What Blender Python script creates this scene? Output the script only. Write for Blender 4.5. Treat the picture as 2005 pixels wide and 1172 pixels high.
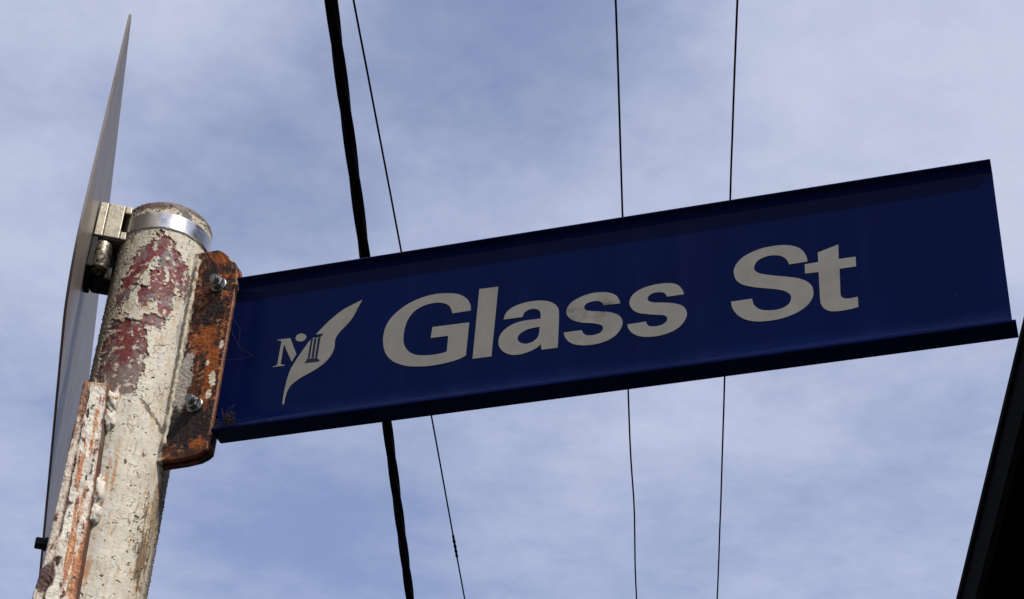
import bpy, math, random
import numpy as np
from mathutils import Vector, Matrix

for o in list(bpy.data.objects):
    bpy.data.objects.remove(o, do_unlink=True)
S = bpy.context.scene
COL = S.collection
R = math.radians

# ------------------------------------------------------------------ camera
EYE = 1.6                                        # metres above the footpath
PITCH, ROLL = 0.64911, 0.05794
FOCAL = 3726.09                                  # in photo pixels (2005 wide)
fw = Vector((0, math.cos(PITCH), math.sin(PITCH)))
r0 = Vector((1, 0, 0)); u0 = r0.cross(fw)
rt = r0 * math.cos(ROLL) + u0 * math.sin(ROLL)
up = u0 * math.cos(ROLL) - r0 * math.sin(ROLL)
cam_d = bpy.data.cameras.new('camera')
cam_d.sensor_width = 36
cam_d.lens = 36 * FOCAL / 2005
cam_d.clip_start = 0.02; cam_d.clip_end = 4000
cam = bpy.data.objects.new('camera', cam_d); COL.objects.link(cam)
M = Matrix((rt, up, -fw)).transposed().to_4x4(); M.translation = (0, 0, EYE)
cam.matrix_world = M
S.camera = cam

# ------------------------------------------------------------------ sun and sky
SUN_AZ, SUN_EL = R(36), R(52)                    # azimuth measured to the right of straight behind the viewer
sd = Vector((math.sin(SUN_AZ) * math.cos(SUN_EL), -math.cos(SUN_AZ) * math.cos(SUN_EL), math.sin(SUN_EL)))
sl = bpy.data.lights.new('sun', 'SUN'); sl.energy = 4.2; sl.angle = R(1.0); sl.color = (1, .95, .86)
so = bpy.data.objects.new('sun', sl); COL.objects.link(so)
so.rotation_euler = (-sd).to_track_quat('-Z', 'Y').to_euler(); so.location = sd * 50

W = bpy.data.worlds.new('World'); S.world = W; W.use_nodes = True
nt = W.node_tree; nt.nodes.clear()
def N(t, typ, **kw):
    n = t.nodes.new(typ)
    for k, v in kw.items():
        if k.startswith('i_'): n.inputs[k[2:].replace('_', ' ')].default_value = v
        else: setattr(n, k, v)
    return n
sky = N(nt, 'ShaderNodeTexSky', sky_type='NISHITA', sun_disc=False, sun_elevation=SUN_EL,
        sun_rotation=math.atan2(sd.x, sd.y), air_density=1.0, dust_density=1.2, ozone_density=2.0)
tc = N(nt, 'ShaderNodeTexCoord')
sep = N(nt, 'ShaderNodeSeparateXYZ'); nt.links.new(tc.outputs['Generated'], sep.inputs[0])
zc = N(nt, 'ShaderNodeMath', operation='MAXIMUM'); zc.inputs[1].default_value = .06; nt.links.new(sep.outputs['Z'], zc.inputs[0])
dx = N(nt, 'ShaderNodeMath', operation='DIVIDE'); nt.links.new(sep.outputs['X'], dx.inputs[0]); nt.links.new(zc.outputs[0], dx.inputs[1])
dy = N(nt, 'ShaderNodeMath', operation='DIVIDE'); nt.links.new(sep.outputs['Y'], dy.inputs[0]); nt.links.new(zc.outputs[0], dy.inputs[1])
cb = N(nt, 'ShaderNodeCombineXYZ'); nt.links.new(dx.outputs[0], cb.inputs[0]); nt.links.new(dy.outputs[0], cb.inputs[1])
def cloud(scale, det, rough, off, dist=0.0):
    mp = N(nt, 'ShaderNodeMapping'); mp.inputs['Location'].default_value = off
    nt.links.new(cb.outputs[0], mp.inputs[0])
    n = N(nt, 'ShaderNodeTexNoise'); n.inputs['Scale'].default_value = scale; n.inputs['Detail'].default_value = det
    n.inputs['Roughness'].default_value = rough; n.inputs['Distortion'].default_value = dist
    nt.links.new(mp.outputs[0], n.inputs['Vector']); return n.outputs['Fac']
c1 = cloud(4.2, 4, .5, (3.1, 1.7, .4))
c2 = cloud(13.0, 9, .60, (8.3, 2.2, 1.4))
c3 = cloud(46.0, 6, .6, (1.3, 5.2, 2.4))
mx = N(nt, 'ShaderNodeMix', data_type='FLOAT'); mx.inputs[0].default_value = .40
nt.links.new(c1, mx.inputs[2]); nt.links.new(c2, mx.inputs[3])
my = N(nt, 'ShaderNodeMix', data_type='FLOAT'); my.inputs[0].default_value = .13
nt.links.new(mx.outputs[0], my.inputs[2]); nt.links.new(c3, my.inputs[3]); mx = my
# broad banks of the cloud veil: (where over the ground plane, radius, thicker or thinner)
acc = None
for (cx, cy, rad, amp) in ((-.33, 1.0, .16, .16), (-.22, .97, .12, .10), (-.42, 1.25, .22, .14), (.36, 1.03, .24, .22), (.40, 1.22, .20, .12), (.12, 1.20, .16, .07), (.15, 1.48, .14, .09),
                           (.23, .95, .15, .05), (-.02, 1.02, .20, -.16), (-.24, 1.18, .16, -.16), (-.22, 1.72, .22, -.16), (-.1, 1.95, .3, -.06), (.38, 1.62, .2, -.03), (.03, 1.7, .12, .06)):
    dn = N(nt, 'ShaderNodeVectorMath', operation='DISTANCE'); nt.links.new(cb.outputs[0], dn.inputs[0]); dn.inputs[1].default_value = (cx, cy, 0)
    fr = N(nt, 'ShaderNodeMapRange', interpolation_type='SMOOTHERSTEP'); fr.inputs['From Min'].default_value = 0; fr.inputs['From Max'].default_value = rad * 1.5
    fr.inputs['To Min'].default_value = amp; fr.inputs['To Max'].default_value = 0; nt.links.new(dn.outputs['Value'], fr.inputs[0])
    ad = N(nt, 'ShaderNodeMath', operation='ADD'); nt.links.new(fr.outputs[0], ad.inputs[0])
    if acc is None: nt.links.new(mx.outputs[0], ad.inputs[1])
    else: nt.links.new(acc, ad.inputs[1])
    acc = ad.outputs[0]
rp = N(nt, 'ShaderNodeMapRange', interpolation_type='SMOOTHSTEP')
rp.inputs['From Min'].default_value = .15; rp.inputs['From Max'].default_value = .90
rp.inputs['To Min'].default_value = .24; rp.inputs['To Max'].default_value = .98
nt.links.new(acc, rp.inputs[0])
gain = N(nt, 'ShaderNodeMix', data_type='RGBA', blend_type='MULTIPLY'); gain.inputs[0].default_value = 1
nt.links.new(sky.outputs[0], gain.inputs[6]); gain.inputs[7].default_value = (1.32, 1.34, 1.60, 1)
cm = N(nt, 'ShaderNodeMix', data_type='RGBA')
nt.links.new(rp.outputs[0], cm.inputs[0]); nt.links.new(gain.outputs[2], cm.inputs[6])
cm.inputs[7].default_value = (5.75, 6.2, 7.9, 1)   # thin white cloud veil
bg = N(nt, 'ShaderNodeBackground'); bg.inputs['Strength'].default_value = .1
nt.links.new(cm.outputs[2], bg.inputs[0])
wo = N(nt, 'ShaderNodeOutputWorld'); nt.links.new(bg.outputs[0], wo.inputs[0])

S.view_settings.view_transform = 'Standard'; S.view_settings.look = 'None'
S.view_settings.exposure = 0.0; S.view_settings.gamma = 1.0; S.view_settings.use_curve_mapping = False

# ------------------------------------------------------------------ helpers
def prop(o, label=None, cat=None, group=None, kind=None):
    if label: o['label'] = label
    if cat: o['category'] = cat
    if group: o['group'] = group
    if kind: o['kind'] = kind
    return o
def empty(name, loc, label, cat, group=None):
    o = bpy.data.objects.new(name, None); COL.objects.link(o); o.location = loc; o.empty_display_size = .05
    return prop(o, label, cat, group)
def mesh(name, verts, faces, mat, parent=None, smooth=False, cols=None, bevel=0, seg=2, autosmooth=None):
    """verts are world coordinates; the object's origin sits at its parent's (or at the world's) origin"""
    me = bpy.data.meshes.new(name)
    off = parent_world(parent)
    v = [(Vector(p) - off) for p in verts] if not isinstance(verts, np.ndarray) else None
    if v is not None:
        me.from_pydata([tuple(p) for p in v], [], [list(f) for f in faces])
    else:
        arr = verts.astype(np.float32) - np.array(off, np.float32)
        nf = len(faces)
        me.vertices.add(len(arr)); me.vertices.foreach_set('co', arr.ravel())
        me.loops.add(nf * 4); me.loops.foreach_set('vertex_index', np.asarray(faces, np.int32).ravel())
        me.polygons.add(nf); me.polygons.foreach_set('loop_start', np.arange(0, nf * 4, 4, dtype=np.int32))
        me.polygons.foreach_set('loop_total', np.full(nf, 4, np.int32))
        me.update(calc_edges=True)
    if cols is not None:
        ca = me.color_attributes.new('Col', 'FLOAT_COLOR', 'POINT')
        ca.data.foreach_set('color', cols.astype(np.float32).ravel())
    me.validate(); me.update()
    if smooth:
        me.polygons.foreach_set('use_smooth', [True] * len(me.polygons))
    me.materials.append(mat)
    o = bpy.data.objects.new(name, me); COL.objects.link(o)
    if parent: o.parent = parent
    if bevel:
        b = o.modifiers.new('bevel', 'BEVEL'); b.width = bevel; b.segments = seg; b.limit_method = 'ANGLE'; b.angle_limit = R(35)
    if autosmooth:
        me.polygons.foreach_set('use_smooth', [True] * len(me.polygons))
        me.set_sharp_from_angle(angle=R(autosmooth))
    return o
def parent_world(p):
    v = Vector((0, 0, 0))
    while p is not None:
        v = v + p.location; p = p.parent
    return v
class MB:
    def __init__(s): s.v = []; s.f = []
    def box(s, o, ax, ay, az):                    # origin corner and three edge vectors
        o, ax, ay, az = map(Vector, (o, ax, ay, az)); k = len(s.v)
        for a in (0, 1):
            for b in (0, 1):
                for c in (0, 1): s.v.append(o + ax * a + ay * b + az * c)
        fs = [(0, 1, 3, 2), (4, 6, 7, 5), (0, 4, 5, 1), (2, 3, 7, 6), (0, 2, 6, 4), (1, 5, 7, 3)]
        if ax.cross(ay).dot(az) < 0: fs = [f[::-1] for f in fs]
        s.f += [tuple(i + k for i in f) for f in fs]
    def prism(s, prof, A, B):                     # closed profile (world points at end A), swept by vector B
        k = len(s.v); n = len(prof)
        s.v += [Vector(q) for q in prof] + [Vector(q) + Vector(B) for q in prof]
        s.f.append(tuple(k + i for i in range(n))[::-1]); s.f.append(tuple(k + n + i for i in range(n)))
        for i in range(n):
            j = (i + 1) % n; s.f.append((k + i, k + j, k + n + j, k + n + i))
    def tube(s, pts, rad, n=10, caps=True):
        pts = [Vector(q) for q in pts]; k = len(s.v); m = len(pts)
        ref = None
        for i, q in enumerate(pts):
            t = (pts[min(i + 1, m - 1)] - pts[max(i - 1, 0)]).normalized()
            if ref is None:
                ref = t.orthogonal().normalized()
            ref = (ref - t * ref.dot(t)).normalized(); bn = t.cross(ref)
            rr = rad[i] if isinstance(rad, (list, tuple)) else rad
            for j in range(n):
                a = 2 * math.pi * j / n
                s.v.append(q + (ref * math.cos(a) + bn * math.sin(a)) * rr)
        for i in range(m - 1):
            for j in range(n):
                a = k + i * n + j; b = k + i * n + (j + 1) % n
                s.f.append((a, b, b + n, a + n))
        if caps:
            s.f.append(tuple(k + j for j in range(n))[::-1]); s.f.append(tuple(k + (m - 1) * n + j for j in range(n)))
    def lathe(s, o, axis, prof, n=20, e=None):    # prof: (radius, height) pairs along the axis
        o = Vector(o); axis = Vector(axis).normalized(); e1 = Vector(e).normalized() if e else axis.orthogonal().normalized(); e2 = axis.cross(e1)
        k = len(s.v)
        for r_, h in prof:
            for j in range(n):
                a = 2 * math.pi * j / n
                s.v.append(o + axis * h + (e1 * math.cos(a) + e2 * math.sin(a)) * r_)
        for i in range(len(prof) - 1):
            for j in range(n):
                a = k + i * n + j; b = k + i * n + (j + 1) % n
                s.f.append((a, b, b + n, a + n))
        s.f.append(tuple(k + j for j in range(n))[::-1]); s.f.append(tuple(k + (len(prof) - 1) * n + j for j in range(n)))
    def build(s, name, mat, parent=None, **kw): return mesh(name, s.v, s.f, mat, parent, **kw)

# gradient noise on the plane (for worn paint and rust with real relief)
_rng = np.random.RandomState(7)
_perm = np.concatenate([_rng.permutation(512)] * 3)
_ga = _rng.rand(512) * 2 * np.pi
_gx, _gy = np.cos(_ga), np.sin(_ga)
def perlin(x, y):
    xi = np.floor(x).astype(int); yi = np.floor(y).astype(int); xf = x - xi; yf = y - yi
    xi &= 511; yi &= 511
    u = xf * xf * xf * (xf * (xf * 6 - 15) + 10); v = yf * yf * yf * (yf * (yf * 6 - 15) + 10)
    def g(ix, iy, fx, fy):
        h = _perm[_perm[ix] + iy]; return _gx[h] * fx + _gy[h] * fy
    a = g(xi, yi, xf, yf); b = g(xi + 1, yi, xf - 1, yf); c = g(xi, yi + 1, xf, yf - 1); d = g(xi + 1, yi + 1, xf - 1, yf - 1)
    return ((a + (b - a) * u) + ((c + (d - c) * u) - (a + (b - a) * u)) * v) * 1.5
def fbm(x, y, freq, octv=4, gain_=.5, seed=0):
    t = 0; amp = 1; tot = 0
    for k in range(octv):
        t = t + amp * perlin(x * freq + 17.3 * k + seed * 31.7, y * freq + 9.1 * k + seed * 12.9); tot += amp
        amp *= gain_; freq *= 2.03
    return t / tot
def sst(a, b, x):
    t = np.clip((x - a) / (b - a), 0, 1); return t * t * (3 - 2 * t)
def lay(c, col, m):                               # lay colour col over c where the mask m is
    m = m[..., None]; return c * (1 - m) + np.array(col) * m
def blob(x, y, cx, cy, rx, ry, rot=0):
    ca, sa = math.cos(rot), math.sin(rot); X = (x - cx) * ca + (y - cy) * sa; Y = -(x - cx) * sa + (y - cy) * ca
    return 1 - np.sqrt((X / rx) ** 2 + (Y / ry) ** 2)

# ------------------------------------------------------------------ materials
def mat(name, col=(.5, .5, .5), rough=.5, metal=0, spec=.5, var=0, vscale=40, bump=0, bscale=200, attr=False, stain=None, detail=5, coat=None, marks=()):
    m = bpy.data.materials.new(name); m.use_nodes = True; t = m.node_tree; b = t.nodes['Principled BSDF']
    b.inputs['Roughness'].default_value = rough; b.inputs['Metallic'].default_value = metal; b.inputs['Specular IOR Level'].default_value = spec
    b.inputs['Base Color'].default_value = (*col, 1)
    if coat:
        b.inputs['Coat Weight'].default_value = coat[0]; b.inputs['Coat IOR'].default_value = coat[1]; b.inputs['Coat Roughness'].default_value = coat[2]
    co = N(t, 'ShaderNodeTexCoord')
    src = None
    if attr:
        a = N(t, 'ShaderNodeAttribute', attribute_name='Col'); src = a.outputs['Color']
    if var:
        n = N(t, 'ShaderNodeTexNoise'); n.inputs['Scale'].default_value = vscale; n.inputs['Detail'].default_value = detail
        t.links.new(co.outputs['Object'], n.inputs['Vector'])
        mr = N(t, 'ShaderNodeMapRange'); mr.inputs['From Min'].default_value = .25; mr.inputs['From Max'].default_value = .75
        mr.inputs['To Min'].default_value = 1 - var; mr.inputs['To Max'].default_value = 1 + var
        t.links.new(n.outputs['Fac'], mr.inputs[0])
        mm = N(t, 'ShaderNodeMix', data_type='RGBA', blend_type='MULTIPLY'); mm.inputs[0].default_value = 1
        if src: t.links.new(src, mm.inputs[6])
        else: mm.inputs[6].default_value = (*col, 1)
        t.links.new(mr.outputs[0], mm.inputs[7]); src = mm.outputs[2]
        rr = N(t, 'ShaderNodeMapRange'); rr.inputs['To Min'].default_value = max(0, rough - .12); rr.inputs['To Max'].default_value = min(1, rough + .12)
        t.links.new(n.outputs['Fac'], rr.inputs[0]); t.links.new(rr.outputs[0], b.inputs['Roughness'])
    if stain:                                     # (colour, scale, threshold, softness)
        n = N(t, 'ShaderNodeTexNoise'); n.inputs['Scale'].default_value = stain[1]; n.inputs['Detail'].default_value = 8; n.inputs['Roughness'].default_value = .65
        t.links.new(co.outputs['Object'], n.inputs['Vector'])
        mr = N(t, 'ShaderNodeMapRange'); mr.inputs['From Min'].default_value = stain[2]; mr.inputs['From Max'].default_value = stain[2] + stain[3]
        t.links.new(n.outputs['Fac'], mr.inputs[0])
        mm = N(t, 'ShaderNodeMix', data_type='RGBA'); t.links.new(mr.outputs[0], mm.inputs[0])
        if src: t.links.new(src, mm.inputs[6])
        else: mm.inputs[6].default_value = (*col, 1)
        mm.inputs[7].default_value = (*stain[0], 1); src = mm.outputs[2]
    for (mc, msc, mth, msoft, stretch) in marks:  # further layers of specks, runs or grime
        mp = N(t, 'ShaderNodeMapping'); mp.inputs['Scale'].default_value = stretch; t.links.new(co.outputs['Object'], mp.inputs[0])
        n = N(t, 'ShaderNodeTexNoise'); n.inputs['Scale'].default_value = msc; n.inputs['Detail'].default_value = 4
        t.links.new(mp.outputs[0], n.inputs['Vector'])
        mr = N(t, 'ShaderNodeMapRange'); mr.inputs['From Min'].default_value = mth; mr.inputs['From Max'].default_value = mth + msoft
        t.links.new(n.outputs['Fac'], mr.inputs[0])
        mm = N(t, 'ShaderNodeMix', data_type='RGBA'); t.links.new(mr.outputs[0], mm.inputs[0])
        if src: t.links.new(src, mm.inputs[6])
        else: mm.inputs[6].default_value = (*col, 1)
        mm.inputs[7].default_value = (*mc, 1); src = mm.outputs[2]
    if src: t.links.new(src, b.inputs['Base Color'])
    if bump:
        n = N(t, 'ShaderNodeTexNoise'); n.inputs['Scale'].default_value = bscale; n.inputs['Detail'].default_value = 6
        t.links.new(co.outputs['Object'], n.inputs['Vector'])
        bp = N(t, 'ShaderNodeBump'); bp.inputs['Strength'].default_value = bump; bp.inputs['Distance'].default_value = .001
        t.links.new(n.outputs['Fac'], bp.inputs['Height']); t.links.new(bp.outputs[0], b.inputs['Normal'])
    return m
M_paint = mat('worn_paint', attr=True, rough=.58, spec=.3, var=.09, vscale=90, bump=.12, bscale=500)
M_rust = mat('rusty_paint', attr=True, rough=.6, spec=.3, var=.25, vscale=200, bump=.45, bscale=450)
M_blue = mat('blue_enamel', (.0004, .0038, .0345), rough=.45, spec=.0, var=.22, vscale=9, coat=(.75, 1.2, .12), marks=(((.0030, .0070, .043), 46, .54, .3, (1, 1, .07)), ((.024, .028, .042), 300, .73, .04, (1, 1, 1))), stain=((.0030, .0045, .026), 26, .62, .2))
M_letter = mat('reflective_grey', (.205, .193, .166), rough=.6, spec=.15, var=.09, vscale=70, bump=.08, bscale=1500, stain=((.155, .14, .118), 55, .58, .2))
M_letter_grimy = mat('reflective_grey_grimy', (.205, .193, .166), rough=.6, spec=.15, var=.09, vscale=70, stain=((.155, .14, .118), 55, .58, .2), marks=(((.085, .075, .062), 42, .50, .16, (1, 1, 1.4)),))
M_ink = mat('dark_ink', (.006, .006, .03), rough=.5, spec=.2, var=.1)
M_zinc = mat('zinc_bolt', (.34, .37, .36), rough=.36, metal=1, var=.25, vscale=300, stain=((.10, .05, .025), 260, .56, .1))
M_strap = mat('stainless_strap', (.62, .60, .58), rough=.26, metal=1, var=.10, vscale=160)
M_alu = mat('weathered_aluminium', (.21, .178, .155), rough=.38, metal=.1, spec=.14, var=.14, vscale=24, bump=.08, bscale=300, stain=((.15, .12, .10), 18, .52, .2), marks=(((.10, .085, .07), 40, .58, .15, (1, 1, .12)),))
M_brass = mat('yellow_zinc', (.30, .265, .205), rough=.40, metal=.65, var=.25, vscale=120, bump=.15, bscale=400, stain=((.10, .085, .065), 300, .58, .06))
M_darkmetal = mat('dark_metal', (.03, .026, .02), rough=.32, metal=.6, var=.3, vscale=240, bump=.3, bscale=500)
M_blackbolt = mat('black_steel', (.008, .007, .007), rough=.6, spec=.2, var=.2)
M_wire = mat('black_insulation', (.0022, .0022, .0030), rough=.85, spec=.03, var=.2, vscale=60)
M_gutter = mat('charcoal_gutter', (.0055, .0048, .0045), rough=.8, spec=.01, var=.25, vscale=14)
M_fascia = mat('dark_timber', (.010, .008, .007), rough=.8, spec=.1, var=.4, vscale=20)
M_wall = mat('brown_brick', (.10, .055, .035), rough=.9, spec=.1, var=.4, vscale=14, bump=.4, bscale=60)
M_roof = mat('grey_roof_sheet', (.09, .09, .095), rough=.5, metal=.3, var=.2, vscale=3)
M_asphalt = mat('asphalt', (.05, .05, .052), rough=.9, spec=.2, var=.35, vscale=30, bump=.4, bscale=120)
M_path = mat('worn_path', (.075, .073, .068), rough=.9, spec=.2, var=.2, vscale=6, bump=.2, bscale=90)
M_ground = mat('dry_grass_ground', (.05, .055, .025), rough=1, spec=.1, var=.4, vscale=2)
M_line = mat('road_paint', (.7, .7, .68), rough=.7, var=.12, vscale=20)
M_web = mat('dusty_cobweb', (.05, .038, .03), rough=1, spec=.05, var=.3)
M_nut = mat('dirty_brass', (.13, .11, .085), rough=.34, metal=.7, var=.5, vscale=300, bump=.5, bscale=400, stain=((.012, .010, .008), 260, .50, .06))

# ------------------------------------------------------------------ frames of reference
PX, PY = -0.30682, 1.31466                       # the post's axis
PR = 0.0381                                      # its radius (76 mm tube)
PSI = -0.2049                                    # azimuth of the clamped plate
NR = Vector((math.cos(PSI), -math.sin(PSI), 0)); HD = Vector((math.sin(PSI), math.cos(PSI), 0))
def pf(x, y, z): return Vector((PX, PY, EYE)) + NR * x + HD * y + Vector((0, 0, z))      # post frame (z above the eye)
def pcyl(deg, r, z): a = R(deg); return pf(math.sin(a) * r, -math.cos(a) * r, z)
YAW, TILT = 0.33762, -0.00456
BD = Vector((math.cos(YAW), -math.sin(YAW), 0)); BN = Vector((-math.sin(YAW), -math.cos(YAW), 0))
BU = BD * math.cos(TILT) + Vector((0, 0, 1)) * math.sin(TILT); BV = -BD * math.sin(TILT) + Vector((0, 0, 1)) * math.cos(TILT)
W0 = 0.00365                                     # web of the name blade, offset from the axis
def bl(u, v, w): return Vector((PX, PY, EYE)) + BU * u + BV * v + BN * (W0 + w)          # blade frame
VT, HB, HW, UE = 0.9736, 0.15422, 0.0102, 0.701
ST = R(5.97)                                     # direction the street runs
SE = Vector((math.sin(ST), math.cos(ST), 0)); SR = Vector((math.cos(ST), -math.sin(ST), 0))
def st(a, b, z): return SR * a + SE * b + Vector((0, 0, z))                              # a to the right, b along the street

# ------------------------------------------------------------------ the setting
def slab(name, a0, a1, b0, b1, z0, z1, m):
    k = MB(); k.box(st(a0, b0, z0), SR * (a1 - a0), SE * (b1 - b0), (0, 0, z1 - z0)); return prop(k.build(name, m), kind='structure')
mesh_ground = mesh('ground', [(-1500, -1500, -.13), (1500, -1500, -.13), (1500, 1500, -.13), (-1500, 1500, -.13)], [(0, 1, 2, 3)], M_ground)
prop(mesh_ground, kind='structure')
slab('road', -9.0, -.95, -200, 400, -.126, -.12, M_asphalt)
slab('kerb', -.95, -.80, -200, 400, -.126, 0.0, M_path)
slab('pavement', -.80, 1.25, -200, 400, -.126, -.004, M_path)
slab('kerb', -9.15, -9.0, -200, 400, -.126, 0.0, M_path)
slab('pavement', -11.4, -9.15, -200, 400, -.126, -.004, M_path)
k = MB()
for i in range(-10, 40): k.box(st(-5.05, i * 8, -.119), SR * .1, SE * 3, (0, 0, .003))
prop(k.build('lane_markings', M_line), kind='structure')

# building whose eave shows at the right
bld = empty('building', st(1.3, 6.5, 0), 'dark building with black gutter and eave at the right edge of the photo', 'building')
G0 = Vector((.846, 2.498, 0)); ga = G0.dot(SR)   # plan offset of the gutter's upper lip
b0, b1, gz = 1.15, 15.0, EYE + 1.9
def gp(a, z): return st(ga + a, b0, gz + z)
k = MB(); prof = [(0, 0), (.006, 0), (.006, -.018), (.003, -.024), (.003, -.100), (.012, -.110), (.118, -.110), (.118, -.02), (.121, -.02), (.121, -.113), (.010, -.1135), (0, -.104), (0, -.022), (-.006, -.018), (-.006, -.004)]
k.prism([gp(*q) for q in prof], None, SE * (b1 - b0)); k.build('gutter', M_gutter, bld, autosmooth=40)
k = MB(); k.prism([gp(.1225, .0), gp(.1225, -.2), gp(.147, -.2), gp(.147, .0)], None, SE * (b1 - b0)); k.build('fascia', M_fascia, bld)
k = MB()
for i in range(5):
    k.prism([gp(.148 + .085 * i, -.168), gp(.148 + .085 * i, -.18), gp(.148 + .085 * i + .081, -.18), gp(.148 + .085 * i + .081, -.168)], None, SE * (b1 - b0))
k.build('soffit', M_fascia, bld)
wx = .58
k = MB(); k.prism([gp(wx, -.168), gp(wx, -gz + .0), gp(wx + 6, -gz), gp(wx + 6, -.168)], None, SE * (b1 - b0)); k.build('wall', M_wall, bld)
def wave(i): return .009 * math.sin(i * math.pi / 2)
vv = []; ff = []; nn = 0
for i in range(int((b1 - b0 + .3) / .019)):
    for a, z in ((.04, .008), (3.6, 1.30), (7.2, .008)):
        vv.append(st(ga + a, b0 - .15 + i * .019, gz + z + wave(i)))
    if i:
        q = len(vv) - 6
        ff += [(q, q + 1, q + 4, q + 3), (q + 1, q + 2, q + 5, q + 4)]
mesh('roof', vv, ff, M_roof, bld, smooth=True)
k = MB(); k.prism([gp(.16, -.165), gp(3.6, 1.28), gp(7.0, -.165)], None, SE * .02); k.build('gable', M_wall, bld)
for bb in (4.0, 9.0):
    k = MB(); a0 = ga + wx - .02
    for (z0, z1, y0, y1) in ((1.0, 1.06, 0, 1.4), (2.34, 2.4, 0, 1.4), (1.06, 2.34, 0, .06), (1.06, 2.34, 1.34, 1.4), (1.06, 2.34, .67, .73)):
        k.box(st(a0 - .03, bb + y0, z0), SR * .05, SE * (y1 - y0), (0, 0, z1 - z0))
    wf = k.build('window', M_fascia, bld)
    k = MB(); k.box(st(a0 - .005, bb + .03, 1.03), SR * .012, SE * 1.34, (0, 0, 1.34)); k.build('pane', M_gutter, wf)

# overhead lines
def run(x, y, h, az, b):                          # a point on a level line through (x, y) at height h above the eye
    return Vector((x + math.sin(az) * b, y + math.cos(az) * b, EYE + h))
az = R(3.21); k = MB()
for s_ in range(4):
    pts = []
    for i in range(-90, 400):
        b = i * .09; a = 2 * math.pi * b / 1.45 + s_ * math.pi / 2 + .25 * math.sin(b * 1.7)
        c = run(-.66, 4.472, 4.6, az, b); pts.append(c + Vector((math.cos(a) * math.cos(az), -math.cos(a) * math.sin(az), math.sin(a))) * .0108)
    k.tube(pts, .0122, 8)
prop(k.build('power_cable', M_wire, smooth=True), 'thick black twisted cable passing overhead, left of all the thin wires', 'cable')
WIRES = [(-.712, 5.437, 6.06, 'thin overhead wire with a short splice, running right beside the thick black cable'),
         (.343, 5.353, 5.97, 'thin overhead wire without splice that passes behind the letters ss of the blue sign'),
         (.834, 5.314, 5.91, 'thin overhead wire farthest right, passing behind the capital S of the blue sign')]
for i, (x, y, a_, lab) in enumerate(WIRES):
    az = R(a_); k = MB(); rn = random.Random(i); kk = {1: 3.95}.get(i)
    pts = []
    for j in range(-60, 260):
        b = j * .2; q = run(x, y, 5.6, az, b)
        q += SR * (.004 * math.sin(b * .9 + i * 2) + rn.uniform(-.0005, .0005))
        if kk: q += SR * .009 * math.exp(-((b - kk) / .42) ** 2)
        pts.append(q)
    k.tube(pts, .0046, 7)
    o = k.build('overhead_wire', M_wire, smooth=True); prop(o, lab, 'wire', 'thin overhead wires')
    if i == 0:
        k = MB(); pts = [run(x, y, 5.6, az, 4.27 + .01 * t_) for t_ in range(0, 27)]
        rad = [.0065 + .0028 * (.5 + .5 * math.sin(t_ * 1.1)) * (1 if 2 < t_ < 25 else .2) for t_ in range(27)]
        for t_ in range(len(pts)): pts[t_] += SR * (.004 * math.sin((4.27 + .01 * t_) * .9))
        k.tube(pts, rad, 8); k.build('splice', M_wire, o, smooth=True)

# ------------------------------------------------------------------ the post
post = empty('signpost', (PX, PY, 0), 'round steel signpost with peeling cream and red paint and rusty welded brackets', 'signpost')
# --- tube: fine grid on the side towards the street corner, coarse at the back and below
th = np.concatenate([np.arange(-108, 108, .72), np.arange(108, 252, 9)])
fil = .0065; zw = 1.0490
zz = np.concatenate([np.linspace(-EYE, .54, 24), np.arange(.545, zw, .0005)])
fa = np.radians(np.linspace(3, 90, 22))
nz = len(zz); TH, ZZ = np.meshgrid(np.radians(th), zz)
RR = np.full_like(TH, PR)
capR = PR - fil + fil * np.cos(fa); capZ = zw + fil * np.sin(fa)
TH = np.vstack([TH] + [np.radians(th)[None]] * 22); ZZ = np.vstack([ZZ, np.repeat(capZ[:, None], len(th), 1)]); RR = np.vstack([RR, np.repeat(capR[:, None], len(th), 1)])
s = PR * TH * 1000; z = ZZ * 1000                # millimetres on the unrolled tube
deg = np.degrees(TH)
warp = fbm(s, z, .07, 3, seed=3) * 7; sw = s + warp; zw_ = z + fbm(s, z, .07, 3, seed=4) * 9
n_big = fbm(sw, zw_, .028, 4, .55, seed=1); n_mid = fbm(sw, z * .8, .10, 4, .6, seed=2); n_fine = fbm(s, z, .33, 3, .6, seed=5)
n_str = fbm(s * 1.0, z * .16, .12, 4, .55, seed=6)
# base coats under the cream: red primer, mauve undercoat
primer = np.zeros(s.shape + (3,)) + np.array((.165, .034, .036))
primer = lay(primer, (.17, .115, .11), sst(.0, .25, fbm(sw, z, .06, 3, seed=8)))
primer = lay(primer, (.11, .018, .022), sst(.12, .3, n_mid))
primer = lay(primer, (.185, .135, .12), sst(890, 872, z + 9 * n_mid + 6 * n_big) * .9)
primer = lay(primer, (.17, .16, .155), sst(.25, .35, fbm(sw, z, .05, 3, seed=9)) * .8)
# where the cream has come off
reds = np.full(s.shape, -9.0)
for (cx, cy, rx, ry, ro) in ((-18, 983, 7.5, 27, -.42), (-27, 957, 7, 14, -.3), (18, 980, 9, 19, .45), (0, 1003, 6.5, 10, 0), (0, 966, 5.5, 18, 0), (9, 951, 7, 13, .2), (-8, 950, 5, 9, 0),
                             (-15, 903, 12.5, 20, 0), (-15, 882, 14, 20, 0), (-13, 863, 13, 12, 0), (4, 926, 9, 5.5, -.3), (-27, 885, 10, 40, 0)):
    reds = np.maximum(reds, blob(s, z, cx, cy, rx * 1.22, ry * 1.15, ro))
red_f = reds + n_mid * .62 + n_fine * .30 + n_big * .35 + .05
off = sst(.02, .07, red_f)
edge_red = np.exp(-((red_f - .02) / .10) ** 2)
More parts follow.
